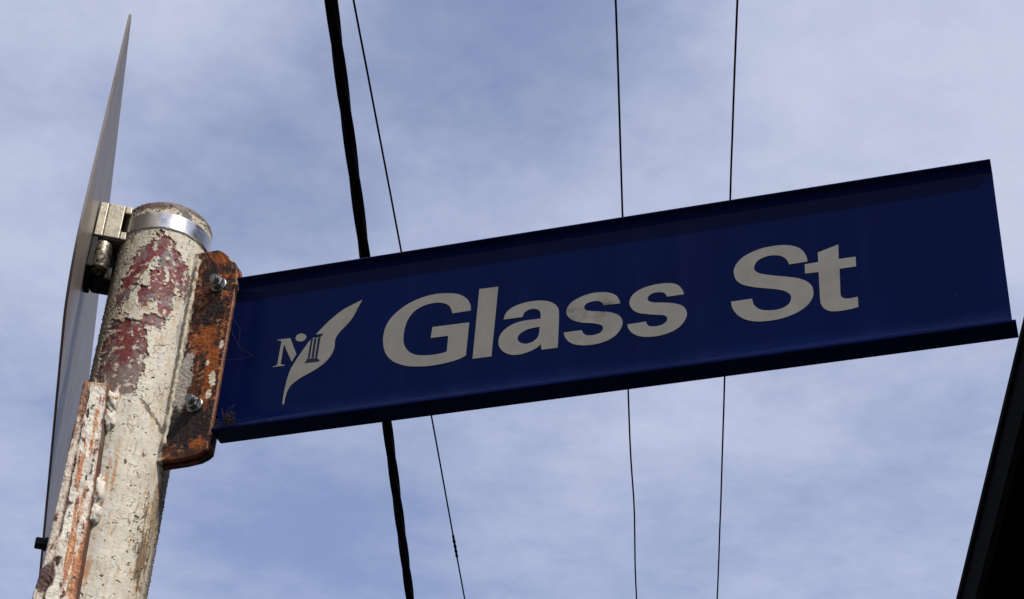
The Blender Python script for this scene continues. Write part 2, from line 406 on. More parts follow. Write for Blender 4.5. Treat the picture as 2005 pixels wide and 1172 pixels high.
# small flakes and pits everywhere, denser at the rim, at the left flank and low on the right
dens = .485 - .14 * sst(-30, -70, deg) - .09 * sst(1015, 1040, z) - .12 * np.clip(blob(s, z, 24, 735, 14, 70, .12) * 2, 0, 1) - .07 * np.clip(blob(s, z, 8, 1000, 45, 50), 0, 1) - .10 * sst(50, 75, deg) * sst(800, 770, z) - .05 * np.clip(blob(s, z, 8, 880, 20, 60) * 2, 0, 1)
pit_f = .55 * fbm(sw, z, .17, 4, .62, seed=11) + .45 * fbm(s, zw_, .42, 3, .6, seed=12)
pit = sst(dens - .19, dens - .165, pit_f)
edge_pit = np.exp(-((pit_f - (dens - .185)) / .05) ** 2)
# long cracks
crk = np.abs(fbm(sw * .8 + z * .5, z * 1.1 - s * .4, .035, 3, .5, seed=14)); crack = sst(.012, .004, crk) * sst(.02, .14, fbm(s, z, .03, 2, seed=15)) * sst(-45, -20, deg)
big = np.clip(1 - np.abs((z - 836) + (s - 18) * .75 + n_mid * 7) / (3.2 + 3 * n_fine), 0, 1) * sst(2, 8, s) * sst(42, 36, s)
crack = np.maximum(crack, sst(.1, .5, big))
col = np.zeros(s.shape + (3,)) + np.array((.58, .525, .42))
col = lay(col, (.47, .415, .32), sst(-.15, .35, n_big) * .75)                               # yellowed coat
col = lay(col, (.40, .355, .285), sst(-14, -36, deg + 20 * n_mid) * .6 * sst(850, 900, z))    # beige older coat, upper left
col = lay(col, (.62, .59, .52), sst(.05, .3, n_str) * .6)
col = lay(col, (.54, .44, .27), sst(.0, .22, fbm(s, z * .2, .09, 3, seed=21)) * sst(25, 62, deg) * sst(840, 760, z) * .6)  # yellow run marks
col = lay(col, (.40, .37, .33), sst(.12, .4, n_str) * .35)
col = lay(col, (.33, .32, .31), sst(.02, .12, blob(s, z, 28, 925, 4, 14, .1) + n_mid * .4) * .9)
col = lay(col, (.22, .22, .22), sst(.02, .12, blob(s, z, 6, 948, 4.5, 6, .5) + n_fine * .3))
col = np.where((off > .5)[..., None], primer, col)
col = lay(col, (.52, .47, .37), off * sst(.19, .25, fbm(s, z, .16, 4, .6, seed=31)) * .9)   # remnants of cream on the red
col = lay(col, (.045, .030, .020), pit * (1 - .3 * off) * .92)
col = lay(col, (.10, .07, .055), crack * .95)
col = lay(col, (.10, .055, .022), sst(.0, .35, blob(s, z, 32, 722, 7, 44, .05) + fbm(s, z * .1, .30, 4, .6, seed=66) * 1.5 + n_mid * .4 - .1) * .85)   # brown run low on the right
col = lay(col, (.16, .10, .05), sst(.05, .4, blob(s, z, 38, 760, 5, 60, .0) + n_str * .8) * .6)
for (cx, cy, rx, ry) in ((-8, 760, 2.2, 34), (-3, 775, 1.5, 26), (-9, 690, 4, 20)):         # rust runs beside the side bar
    col = lay(col, (.42, .16, .05), sst(.0, .6, blob(s, z, cx, cy, rx, ry) + n_mid * .8) * .75)
col = lay(col, (.09, .03, .02), sst(0, .1, blob(s, z, 3.2, 788, 1.3, 2.6, .2)))
col = lay(col, (.035, .022, .018), sst(39.5, 41, s + 1.5 * n_mid) * sst(802, 796, z) * sst(735, 770, z) * .9)
col = lay(col, (.46, .34, .19), sst(.10, .34, fbm(s, z * .13, .22, 4, .6, seed=93)) * .55 * (1 - off))       # tea-coloured runs
col = lay(col, (.30, .17, .08), sst(.20, .40, fbm(s, z * .22, .3, 4, .6, seed=94)) * .6)
shade_noise = fbm(s, z * .5, .2, 4, .6, seed=95)
col = lay(col, (.11, .075, .05), sst(38, 54, s + 9 * shade_noise) * sst(815, 780, z) * .85)  # shade painted into the colour: ragged brown band low on the right flank
col = lay(col, (.15, .115, .09), sst(-38, -56, s + 10 * shade_noise) * .8)  # left flank darkened in the colour as painted shade, with a ragged edge
rim = sst(1044.5, 1047.5, z + 6 * n_mid + 3 * n_fine)
col = lay(col, (.085, .06, .045), rim * .92); col = lay(col, (.20, .12, .10), rim * sst(.05, .25, n_fine + n_mid * .5) * .8)
col = lay(col, (.12, .105, .095), sst(.0, .1, blob(s, z, 14, 1043, 6, 4.5, -.4) + n_fine * .4))
col = lay(col, (.26, .12, .05), sst(34, 38, s + 3 * n_mid) * sst(44, 38, s) * sst(1015, 1005, z) * sst(.0, .3, n_mid) * .8)
col = col * (1 + .10 * n_fine[..., None])
hgt = .0008 * (1 - off) * (1 - pit) - .0004 * crack + .0003 * fbm(s, z * .7, .16, 4, .6, seed=77) + .0014 * np.clip(edge_red * (n_mid + .25), 0, .8) * (1 - off) + .0015 * np.clip(edge_pit * (n_fine * 1.6 + .2), 0, 1) * (1 - pit)
hgt = hgt + .00015 * n_fine + .0022 * np.clip(fbm(s, z, .5, 2, seed=41) - .18, 0, 1) * sst(-62, -85, deg) + .0018 * np.clip(fbm(s, z, .5, 2, seed=42) - .2, 0, 1) * sst(62, 85, deg) * sst(800, 760, z)
fade = sst(540, 560, z) * sst(107, 104, np.abs(deg))
RR = RR + hgt * fade
X = PX + RR * (NR.x * np.sin(TH) - HD.x * np.cos(TH)); Y = PY + RR * (NR.y * np.sin(TH) - HD.y * np.cos(TH))
V = np.stack([X, Y, ZZ + EYE], -1).reshape(-1, 3); nr_, nc = TH.shape
ii, jj = np.meshgrid(np.arange(nr_ - 1), np.arange(nc), indexing='ij'); j2 = (jj + 1) % nc
F = np.stack([ii * nc + jj, ii * nc + j2, (ii + 1) * nc + j2, (ii + 1) * nc + jj], -1).reshape(-1, 4)
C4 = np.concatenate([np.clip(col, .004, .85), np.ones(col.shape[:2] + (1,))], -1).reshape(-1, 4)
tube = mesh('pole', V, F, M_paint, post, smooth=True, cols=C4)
k = MB(); k.lathe(pf(0, 0, zw + fil - .002), (0, 0, 1), [(PR - fil + .0005, 0), (PR - fil + .0005, .0022), (.010, .0035)], 28); k.build('cap', M_rust if False else mat('worn_cap', (.12, .09, .07), rough=.8, var=.4, vscale=120), post)

def sheet(name, P0, fn_out, cols, m, parent, back, thick):   # curved plate: grid of front points, a copy pushed back by a vector, rim closed
    n0, n1 = P0.shape[:2]; B = P0 + np.array(back) * thick
    V = np.concatenate([P0.reshape(-1, 3), B.reshape(-1, 3)]); K = n0 * n1
    ii, jj = np.meshgrid(np.arange(n0 - 1), np.arange(n1 - 1), indexing='ij')
    a = ii * n1 + jj; F1 = np.stack([a, a + 1, a + n1 + 1, a + n1], -1).reshape(-1, 4)
    F2 = (F1 + K)[:, ::-1]
    idx = np.arange(K).reshape(n0, n1)
    loop = np.concatenate([idx[0, :], idx[1:, -1], idx[-1, -2::-1], idx[-2:0:-1, 0]])
    nx = np.roll(loop, -1)
    F3 = np.stack([loop, loop + K, nx + K, nx], -1)
    C = np.concatenate([cols.reshape(-1, 3)] * 2); C = np.concatenate([np.clip(C, .003, .85), np.ones((len(C), 1))], -1)
    return mesh(name, V, np.concatenate([F1, F2, F3]), m, parent, smooth=True, cols=C)

# --- bracket plates welded to the post on either side of the name blade
vs = np.concatenate([[.7987, .7991, .7997, .8005, .8016, .8030, .8045, .806], np.arange(.8065, .982, .0005), [.983, .986, .989, .993, .997, 1.001, 1.0045, 1.0072, 1.009, 1.0098, 1.0102]])
ur = np.interp(vs, [.7987, .7990, .8005, .8030, .806, .83, .97, .983, .986, .993, 1.0038, 1.0085, 1.0102], [.046, .056, .068, .0735, .0768, .0772, .0772, .0762, .0752, .0732, .0632, .058, .054])
uu = np.linspace(0, 1, 84)
def plate_fields(seed):
    Vv, T = np.meshgrid(vs, uu, indexing='ij'); U = .030 + (ur[:, None] - .030) * T
    a, b = U * 1000, Vv * 1000
    nb = fbm(a, b, .045, 4, .55, seed); nm = fbm(a, b * .8, .14, 4, .6, seed + 1); nf = fbm(a, b, .4, 3, .6, seed + 2)
    c = np.zeros(a.shape + (3,)) + np.array((.080, .020, .007))
    c = lay(c, (.31, .074, .011), sst(.0, .30, nm) * .92)
    c = lay(c, (.40, .13, .025), sst(.22, .36, nm + .3 * nf) * .7)
    c = lay(c, (.045, .014, .007), sst(.12, .2, fbm(a, b, .30, 4, .65, seed + 9)) * .9)
    c = lay(c, (.022, .010, .006), sst(.02, .22, fbm(a, b, .09, 4, .6, seed + 3)))
    c = lay(c, (.012, .007, .006), sst(.1, .22, fbm(a, b, .22, 3, .6, seed + 4)) * .9)
    c = lay(c, (.33, .16, .06), sst(.20, .34, fbm(a, b, .17, 3, .6, seed + 5)) * .75)
    return U, Vv, a, b, nb, nm, nf, c
U, Vv, a, b, nb, nm, nf, c = plate_fields(51)
paint = np.maximum(blob(a, b, 44, 872, 8.5, 36, -.06), blob(a, b, 38, 920, 3, 60)) + nm * .7 + nf * .25
c = lay(c, (.36, .325, .28), sst(.05, .12, paint) * .95); c = lay(c, (.26, .16, .13), sst(.05, .3, paint) * sst(.1, .3, nf) * .5)
c = lay(c, (.010, .006, .005), sst(.0, .4, np.maximum.reduce([blob(a, b, 62, 828, 15, 24) + .25, blob(a, b, 46, 829, 9, 20, .3) + .15, blob(a, b, 62, 945, 12, 16), blob(a, b, 52, 985, 8, 14), blob(a, b, 55, 936, 10, 12)]) + nm * .8) * .93)  # near-black rust patches; those below the bolts also paint in their shadows
c = lay(c, (.28, .068, .010), sst(.0, .5, np.maximum.reduce([blob(a, b, 68, 880, 7, 40), blob(a, b, 68, 812, 9, 8), blob(a, b, 60, 1001, 10, 8), blob(a, b, 58, 915, 14, 18)]) + nm * .9) * .8)
c = lay(c, (.60, .52, .38), sst(.1, .2, np.maximum.reduce([blob(a, b, 71, 873, 3.5, 9, .2), blob(a, b, 70, 858, 3, 5), blob(a, b, 74, 907, 2.5, 5), blob(a, b, 70, 997, 4, 4, .6), blob(a, b, 64, 890, 2, 3)]) + nf * .5))
c = lay(c, (.45, .40, .30), sst(.0, .3, blob(a, b, 34, 900, 7, 140) + nm * .5) * .9)
c = lay(c, (.30, .13, .075), sst(76.2, 76.9, a + nf * .6) * .6)
fr = .0068 + .0006 * nf * 1.0 + .0004 * nm
P0 = np.array([PX, PY, EYE]) + U[..., None] * np.array(BU) + Vv[..., None] * np.array(BV) + (W0 + fr)[..., None] * np.array(BN)
o = sheet('sign_bracket', P0[:, ::1], None, c, M_rust, post, -np.array(BN), .0050)
U, Vv, a, b, nb, nm, nf, c = plate_fields(71)
P0 = np.array([PX, PY, EYE]) + U[..., None] * np.array(BU) + Vv[..., None] * np.array(BV) + (W0 - .0019 + .0001 * nf)[..., None] * np.array(BN)
sheet('sign_bracket', P0, None, c, M_rust, post, -np.array(BN), .0050)
# weld seam between post and front bracket
k = MB(); rn = random.Random(5)
pts = [bl(.0385 + rn.uniform(-.0006, .0006), .812 + i * .003, .0080 + rn.uniform(-.0004, .0004)) for i in range(64)]
k.tube(pts, [.0009 + rn.uniform(0, .0013) for _ in pts], 8); k.build('weld_seam', mat('painted_weld', (.44, .39, .29), rough=.7, var=.3, vscale=160, bump=.4, bscale=500, stain=((.20, .09, .04), 130, .56, .08)), post, smooth=True)

# --- side bar: a bent steel strip welded to the left of the post
zs = np.arange(.50, .8535, .0005)
nprof = 64; tt = np.linspace(0, 1, nprof)
def barx(z_, t_):                                 # profile in the post frame: left facet, bend, front facet
    k_ = (z_ - .664) / (.853 - .664)
    xa = -.0415 - .0012 * (1 - k_); xb = np.interp(z_, [.5, .664, .70, .853], [-.030, -.0310, -.0335, -.0338]); xc = np.interp(z_, [.5, .664, .758, .853], [-.0105, -.0125, -.0158, -.0222])
    pts_x = [xa, xa + .001, xb, xc]; 
    return pts_x
Z_, T_ = np.meshgrid(zs, tt, indexing='ij')
xa = np.interp(Z_, [.5, .664, .675, .69, .853], [-.0445, -.0440, -.0428, -.0416, -.0412]); xb = np.interp(Z_, [.5, .664, .70, .853], [-.031, -.0318, -.0338, -.0352]); xc = np.interp(Z_, [.5, .664, .758, .853], [-.0105, -.0125, -.0158, -.0222])
yb = -.0415
f1 = np.clip(T_ / .05, 0, 1); f2 = np.clip((T_ - .05) / .95, 0, 1)
xb = xa + .0008
BX = xa + (xb - xa) * f1 + (xc - xb) * f2
BY = np.where(T_ < .05, -.036 + (yb + .036) * f1, yb + (-.0440 - yb) * f2)
a = T_ * 36; b = Z_ * 1000
nb = fbm(a, b, .05, 4, .55, 81); nm = fbm(a, b * .6, .13, 4, .6, 82); nf = fbm(a, b, .4, 3, .6, 83); ns = fbm(a * 1.4, b * .12, .12, 4, .55, 84)
c = np.zeros(a.shape + (3,)) + np.array((.68, .62, .51))
c = lay(c, (.48, .42, .33), sst(0, .3, nb) * .7)
left = sst(.36, .26, T_ + .05 * nm)
c = lay(c, (.52, .44, .34), left * .8); c = lay(c, (.22, .085, .035), left * sst(.02, .35, nm + .55 * sst(780, 845, b)) * .9); c = lay(c, (.09, .025, .012), left * sst(.28, .4, nm + .2 * sst(780, 845, b)) * .9); c = lay(c, (.26, .17, .11), left * sst(.08, .3, ns) * .5)
c = lay(c, (.47, .16, .045), sst(.0, .5, np.maximum.reduce([blob(a, b, 27, 740, 6, 48, -.05), blob(a, b, 22, 790, 7, 40, -.1), blob(a, b, 31, 680, 7, 34), blob(a, b, 16, 770, 4, 26), blob(a, b, 24, 700, 6, 60)]) + ns * 1.7 + nm * .9 - .15) * .9)
c = lay(c, (.30, .085, .025), sst(.08, .3, nm) * sst(-.1, .2, ns) * (1 - left) * .45 * sst(.02, .2, c[..., 0] - 1.6 * c[..., 2]))
orm = np.clip((c[..., 0] - 1.8 * c[..., 2]) * 4, 0, 1) * (1 - left)
c = lay(c, (.22, .060, .018), orm * sst(.0, .25, fbm(a, b * .5, .25, 4, .6, seed=91)) * .7); c = lay(c, (.60, .40, .22), orm * sst(.05, .25, fbm(a * 1.3, b * .2, .2, 4, .6, seed=92)) * .6)
c = lay(c, (.62, .55, .45), sst(.1, .3, nm) * sst(820, 760, b) * (1 - left) * .3)
jag = np.exp(-((a - 10.5 - 2.2 * nm - 1.2 * nf) / (1.1 + 1.2 * nm)) ** 2) * sst(.30, .42, .42 + .5 * fbm(a, b, .05, 3, seed=86))
c = lay(c, (.06, .014, .010), np.clip(jag * 1.25, 0, 1) * .95)
c = lay(c, (.05, .018, .012), sst(.0, .12, np.maximum.reduce([blob(a, b, 15, 824, 2.2, 5.5, .12), blob(a, b, 19, 817, .9, 1.2), blob(a, b, 14, 691, 2.4, 4.8, .1), blob(a, b, 26, 765, 1.2, 3)]) + nf * .1))
c = lay(c, (.05, .016, .012), sst(.0, .25, np.maximum(blob(a, b, 7, 676, 9, 16, -.15), blob(a, b, 12, 640, 6, 22)) + nm * .4) * .93)
c = lay(c, (.05, .018, .012), sst(.28, .33, nm + nf * .3) * .9)
c = lay(c, (.30, .10, .03), sst(32.8, 34.6, a + nm * 3) * sst(-.25, .1, ns) * .8); c = lay(c, (.07, .028, .016), sst(35.0, 35.7, a + nm * 1.0) * .9)
c = lay(c, (.35, .12, .035), sst(848, 852, b + nm * 3) * .6)
hh = .0006 * nf + .0008 * nm - .0011 * np.clip(jag, 0, 1)
P0 = np.array([PX, PY, EYE]) + (BX - hh * .4)[..., None] * np.array(NR) + (BY - hh * .8)[..., None] * np.array(HD) + (Z_ + 0 * BX)[..., None] * np.array((0, 0, 1))
bk = np.zeros(P0.shape) + np.array(NR) * .004 + np.array(HD) * .010
sheet('side_bar', P0, None, c, M_rust, post, bk, 1)
M_bead = mat('painted_bead', (.60, .55, .45), rough=.65, var=.2, vscale=200, bump=.5, bscale=400, stain=((.26, .12, .06), 130, .54, .08))
def lump(name, c0, rx, ry, rz, seed, m, parent):
    n, mm_ = 26, 18; th_ = np.linspace(0, 2 * np.pi, n, endpoint=False); ph = np.linspace(.05, np.pi - .05, mm_)
    v = []; rn = np.random.RandomState(seed); o1, o2 = rn.rand(2) * 50
    for p_ in ph:
        for t_ in th_:
            d = np.array((np.sin(p_) * np.cos(t_), np.sin(p_) * np.sin(t_), np.cos(p_)))
            q = 1 + .55 * float(fbm(np.array([d[0] * 1.5 + o1 + d[2]]), np.array([d[1] * 1.5 + o2 - d[2] * 1.3]), 1.1, 3, .55, seed)[0])
            v.append(c0 + NR * (d[0] * rx * q * .92) + HD * (d[1] * ry * q) + Vector((0, 0, d[2] * rz * q)))
    f = []
    for i in range(mm_ - 1):
        for j in range(n):
            aa = i * n + j; bb = i * n + (j + 1) % n; f.append((aa, aa + n, bb + n, bb))
    f.append(tuple(range(n))); f.append(tuple((mm_ - 1) * n + j for j in range(n))[::-1])
    return mesh(name, v, f, m, parent, smooth=True)
for i, (dg, z_, rx, rz) in enumerate(((-24, .841, .0062, .0105), (-22.5, .824, .0060, .009), (-17.5, .757, .0058, .0145), (-17.5, .737, .0068, .0085), (-9, .655, .009, .006))):
    lump('weld_bead', pcyl(dg, .0400, z_), rx, .0048, rz, 10 + i, M_bead, post)
k = MB(); c0 = pf(-.0405, -.012, .7195)
k.lathe(c0, -NR, [(.0055, -.004), (.0055, .0045), (.0048, .005)], 16); k.lathe(c0 + NR * -.0045, -NR, [(.0052, 0), (.0052, .0065), (.0045, .0072)], 6, e=(0, 0, 1))
k.build('side_bolt', M_blackbolt, post)

# ------------------------------------------------------------------ the blue name blade
sign = empty('street_sign', bl(.06, VT - HB / 2, 0), 'long dark blue street name blade with grey lettering bolted to the rusty bracket', 'street sign')
half = [(.0016, 0)]
t2 = .0016; fr_ = .0080; flt = .0024; fb = .021               # web half thickness, fillet radius, flange thickness
def side():                                        # front outline from the top centre down to the bottom centre, (w, v)
    o = [(HW - .0008, VT), (HW, VT - .0008), (HW, VT - flt + .0006), (HW - .0006, VT - flt)]
    for i in range(25):
        a_ = math.pi / 2 * i / 24; o.append((t2 + fr_ - fr_ * math.sin(a_), VT - flt - fb + fb * math.cos(a_)))
    for i in range(25):
        a_ = math.pi / 2 * i / 24; o.append((t2 + fr_ - fr_ * math.cos(a_), VT - HB + flt + fb - fb * math.sin(a_)))
    o += [(HW - .0006, VT - HB + flt), (HW, VT - HB + flt - .0006), (HW, VT - HB + .0006), (HW - .0008, VT - HB)]
    return o
sd_ = side(); prof = sd_ + [(-w, v) for w, v in sd_[::-1]]
k = MB(); n = len(prof); us = np.linspace(.0796, UE, 40); vm = VT - HB / 2
for i, u in enumerate(us):
    for w, v in prof:
        ue = u
        if i == len(us) - 1:
            q = (VT - v) / HB; ue = u + (.0028 if v < VT - HB + flt + .0005 else .0) 
        k.v.append(bl(ue, v, w))
for i in range(len(us) - 1):
    for j in range(n):
        a_ = i * n + j; b_ = i * n + (j + 1) % n; k.f.append((a_, b_, b_ + n, a_ + n))
k.f.append(tuple(range(n))[::-1]); k.f.append(tuple((len(us) - 1) * n + j for j in range(n)))
k.box(bl(.044, VT - .020, -t2), BU * .0355, BV * (-HB + .040), BN * (2 * t2))
blade = k.build('blade', M_blue, sign, autosmooth=30)

GLYPHS = '''{"G":[[[288.7,-65.7,1],[288.3,-60.6],[285.7,-54.6],[281.0,-49.7],[274.8,-46.3],[266.4,-44.4],[258.2,-43.6],[248.7,-44.4],[240.0,-46.9],[232.7,-50.4],[226.1,-55.3],[220.6,-61.4],[217.1,-68.6],[215.8,-76.2],[216.1,-84.3],[217.6,-91.8],[221.0,-98.9],[226.3,-104.8],[232.9,-109.1],[240.0,-111.9],[247.6,-113.5],[257.0,-114.5],[266.2,-114.4],[275.3,-113.4],[282.0,-112.0],[287.7,-109.5,1],[288.2,-77.3,1],[257.4,-76.6,1],[256.7,-87.3,1],[271.5,-87.6,1],[271.4,-102.9,1],[267.2,-103.9],[261.1,-104.2],[254.2,-103.8],[247.9,-102.6],[242.8,-100.5],[238.4,-96.7],[235.2,-91.8],[233.6,-86.5],[233.1,-79.1],[233.9,-71.1],[236.1,-64.1],[240.3,-58.1],[245.7,-54.6],[252.6,-52.7],[258.9,-52.6],[264.6,-53.9],[269.3,-56.9],[272.1,-61.5],[273.3,-65.8,1]]],"l":[[[294.7,-45.2,1],[310.5,-45.7,1],[309.0,-113.8,1],[293.5,-113.6,1]]],"a":[[[317.0,-79.5,1],[318.1,-74.7],[321.2,-70.5],[326.6,-67.5],[333.2,-65.9],[340.5,-65.5],[347.3,-66.1],[353.4,-68.0],[358.4,-71.3],[361.5,-75.8],[362.4,-81.0],[362.6,-89.0],[362.7,-114.4,1],[349.7,-114.2,1],[348.9,-108.9,1],[345.1,-112.0],[339.8,-114.3],[333.8,-115.6],[328.4,-115.6],[323.6,-114.3],[318.5,-110.8],[315.2,-106.0],[314.0,-100.8],[314.6,-95.5],[317.4,-90.6],[322.1,-86.8],[328.0,-84.5],[334.1,-83.6],[341.4,-83.7],[347.6,-83.9,1],[347.5,-79.1],[345.9,-75.5],[342.4,-73.5],[338.5,-73.2],[334.6,-75.1],[333.2,-77.4],[332.6,-79.7,1]],[[347.2,-91.7,1],[341.7,-91.9],[336.4,-92.9],[332.2,-95.1],[329.8,-98.1],[329.8,-101.3],[332.1,-104.5],[336.4,-106.3],[341.2,-105.7],[345.0,-103.1],[346.9,-99.2]]],"s1":[[[411.7,-80.3,1],[410.9,-76.5],[408.5,-72.2],[404.2,-69.0],[398.9,-67.1],[392.0,-66.3],[385.1,-66.8],[378.3,-68.8],[372.6,-72.2],[369.3,-76.8],[368.5,-81.1],[369.6,-85.1],[372.6,-88.8],[376.9,-91.6],[382.2,-93.8],[389.1,-95.4],[394.3,-97.2],[397.5,-99.1],[398.6,-102.1],[397.4,-105.0],[394.1,-106.7],[389.4,-107.1],[385.2,-106.2],[382.8,-103.8],[381.6,-100.9,1],[366.9,-100.6,1],[368.1,-105.0],[371.2,-109.9],[375.5,-113.1],[381.3,-115.2],[388.1,-116.1],[395.3,-115.8],[402.5,-114.0],[408.1,-110.8],[411.9,-106.2],[413.8,-100.9],[413.6,-96.5],[411.2,-92.0],[407.2,-89.0],[401.9,-86.8],[395.1,-85.1],[388.8,-83.7],[384.5,-82.0],[382.8,-79.5],[383.8,-76.5],[387.5,-74.7],[392.2,-74.5],[395.4,-75.5],[397.3,-77.4],[398.4,-79.9,1]]],"s2":[[[462.3,-80.5,1],[461.3,-76.6],[459.0,-72.4],[455.7,-69.4],[451.0,-67.7],[444.3,-66.9],[437.0,-67.2],[429.7,-68.7],[423.5,-72.1],[420.2,-76.2],[419.2,-81.1],[420.3,-85.4],[423.2,-89.7],[427.4,-92.5],[432.5,-94.2],[440.3,-96.3],[445.9,-97.6],[448.5,-99.5],[449.2,-102.1],[448.0,-104.7],[444.9,-106.6],[440.3,-107.2],[435.7,-106.4],[433.4,-104.3],[432.6,-101.4,1],[417.7,-101.6,1],[418.8,-105.8],[421.6,-110.2],[426.1,-113.7],[432.2,-115.8],[439.4,-116.6],[446.5,-116.0],[453.1,-114.2],[458.7,-110.8],[462.7,-105.6],[464.4,-100.4],[463.8,-95.6],[461.3,-91.7],[457.2,-89.0],[451.5,-86.9],[444.3,-85.3],[438.7,-84.2],[434.8,-82.3],[433.5,-79.8],[434.5,-77.2],[437.6,-75.2],[441.7,-74.8],[445.9,-75.9],[447.9,-78.0],[449.0,-80.4,1]]],"S":[[[558.1,-66.4,1],[557.4,-61.2],[555.1,-55.7],[551.3,-51.4],[545.7,-48.5],[539.5,-46.9],[532.1,-46.5],[524.0,-47.0],[516.4,-49.1],[509.4,-52.5],[504.4,-57.4],[501.7,-63.0],[501.5,-68.4],[502.9,-73.7],[506.5,-78.3],[511.6,-81.3],[518.4,-84.0],[526.2,-86.3],[533.5,-88.5],[539.6,-91.2],[543.4,-94.8],[544.4,-98.8],[542.8,-103.4],[539.1,-106.2],[534.0,-107.6],[527.8,-107.4],[521.7,-105.8],[517.9,-102.8],[515.7,-99.0],[514.8,-94.1,1],[498.6,-94.1,1],[499.5,-100.0],[502.5,-106.1],[507.5,-111.5],[513.0,-114.5],[519.2,-116.3],[527.5,-117.0],[535.4,-116.6],[543.8,-114.7],[551.1,-111.5],[556.8,-106.9],[560.4,-101.0],[561.2,-95.6],[560.1,-89.8],[556.1,-84.7],[550.1,-81.0],[542.9,-78.4],[534.5,-75.9],[526.6,-73.3],[520.5,-70.6],[517.4,-67.0],[517.5,-62.7],[520.2,-58.5],[525.5,-55.9],[531.2,-55.4],[536.3,-56.5],[540.2,-58.9],[542.9,-62.8],[544.0,-66.6,1]]],"t":[[[566.2,-59.3,1],[582.0,-54.4,1],[581.5,-68.4,1],[594.3,-68.6,1],[594.2,-77.8,1],[581.8,-77.8,1],[581.1,-101.5,1],[581.8,-104.3],[584.1,-106.2],[587.3,-106.7],[590.2,-106.7],[593.7,-106.3,1],[593.7,-115.7,1],[589.1,-116.6],[582.8,-117.1],[576.6,-116.8],[572.2,-115.7],[569.0,-113.3],[566.7,-109.3],[565.9,-103.7],[566.0,-78.0,1],[555.8,-77.6,1],[555.8,-68.7,1],[566.2,-68.5,1]]],"leaf":[[[193.2,-38.0,1],[189.9,-46.8],[186.6,-55.0],[182.7,-61.1],[178.6,-65.7],[175.0,-70.9],[173.6,-75.4],[173.8,-83.6],[171.5,-90.8],[167.2,-96.7],[161.1,-101.4],[153.3,-105.6],[146.3,-109.3],[140.3,-114.4],[137.7,-119.6],[136.6,-125.5],[136.4,-132.1,1],[134.8,-132.1,1],[134.9,-120.6],[135.8,-108.6],[137.5,-99.5],[140.7,-91.4],[144.7,-83.5],[148.8,-76.1],[151.6,-71.4],[153.8,-69.9,1],[157.1,-70.0,1],[158.0,-67.7,1],[156.0,-66.5,1],[161.9,-59.5],[168.7,-52.3],[176.4,-45.9],[185.2,-41.5]]],"bar0":[[[152.3,-70.4,1],[153.9,-70.4,1],[153.4,-89.8,1],[151.9,-89.9,1]]],"bar1":[[[155.2,-70.7,1],[157.0,-70.6,1],[156.8,-90.3,1],[155.1,-90.3,1]]],"bar2":[[[158.6,-71.0,1],[160.5,-70.8,1],[160.0,-90.4,1],[158.2,-90.5,1]]],"bar3":[[[156.8,-67.0,1],[162.8,-67.1,1],[162.0,-68.4,1],[157.1,-68.2,1]]],"bar4":[[[156.9,-68.5,1],[161.5,-68.6,1],[160.5,-70.0,1],[157.5,-69.9,1]]],"bar5":[[[151.4,-90.5,1],[160.6,-91.4,1],[161.6,-93.0,1],[150.5,-92.5,1]]],"bar6":[[[150.2,-92.9,1],[162.3,-93.5,1],[162.4,-94.4,1],[149.6,-94.0,1]]],"M":[[[122.0,-66.3,1],[133.3,-66.7,1],[140.8,-83.9,1],[137.8,-91.2,1],[128.4,-72.0,1],[127.8,-91.2,1],[128.9,-92.3,1],[131.8,-93.2,1],[131.8,-93.8,1],[121.5,-93.7,1],[121.4,-93.1,1],[124.1,-92.6],[125.2,-91.4,1],[125.7,-68.9,1],[124.8,-67.8],[122.3,-67.2,1]]],"dot":[[[147.3,-67.0],[147.5,-68.6],[146.9,-70.1],[145.8,-71.2],[144.2,-71.7],[142.4,-71.6],[140.6,-70.9],[139.2,-69.8],[138.3,-68.3],[138.1,-66.7],[138.6,-65.2],[139.8,-64.1],[141.4,-63.6],[143.2,-63.7],[145.0,-64.4],[146.4,-65.5]]]}'''
import json
GL = json.loads(GLYPHS)
def spline(c, n=7):                                # closed outline; smooth runs between corner points
    m = len(c); out = []
    P = [np.array(q[:2], float) for q in c]; K = [len(q) > 2 for q in c]
    for i in range(m):
        p1, p2 = P[i], P[(i + 1) % m]
        out.append(p1)
        if K[i] and K[(i + 1) % m]: continue
        p0 = P[i - 1] if not K[i] else p1 - (p2 - p1) * .9
        p3 = P[(i + 2) % m] if not K[(i + 1) % m] else p2 + (p2 - p1) * .9
        d = max(np.linalg.norm(p2 - p1), 1e-6)
        for j in range(1, n):
            t_ = j / n
            out.append(.5 * (2 * p1 + (p2 - p0) * t_ + (2 * p0 - 5 * p1 + 4 * p2 - p3) * t_ ** 2 + (3 * p1 - p0 - 3 * p2 + p3) * t_ ** 3))
    return out
def film(name, contours, w_, thick, m, parent):    # thin self-adhesive film on the blade, built in the blade's frame
    cu = bpy.data.curves.new(name, 'CURVE'); cu.dimensions = '2D'; cu.fill_mode = 'BOTH'; cu.extrude = thick / 2
    for c in contours:
        pts = spline(c); sp = cu.splines.new('POLY'); sp.points.add(len(pts) - 1); sp.use_cyclic_u = True
        for q, pt in zip(pts, sp.points): q = q / 1000; pt.co = (q[0], q[1], 0, 1)
    tmp = bpy.data.objects.new(name, cu); COL.objects.link(tmp)
    dg = bpy.context.evaluated_depsgraph_get(); me = bpy.data.meshes.new_from_object(tmp.evaluated_get(dg))
    bpy.data.objects.remove(tmp); 
    off = parent_world(parent)
    for v in me.vertices: v.co = bl(v.co.x, VT + v.co.y, w_ + v.co.z) - off
    me.materials.clear(); me.materials.append(m); me.name = name
    o = bpy.data.objects.new(name, me); COL.objects.link(o); o.parent = parent
    return o
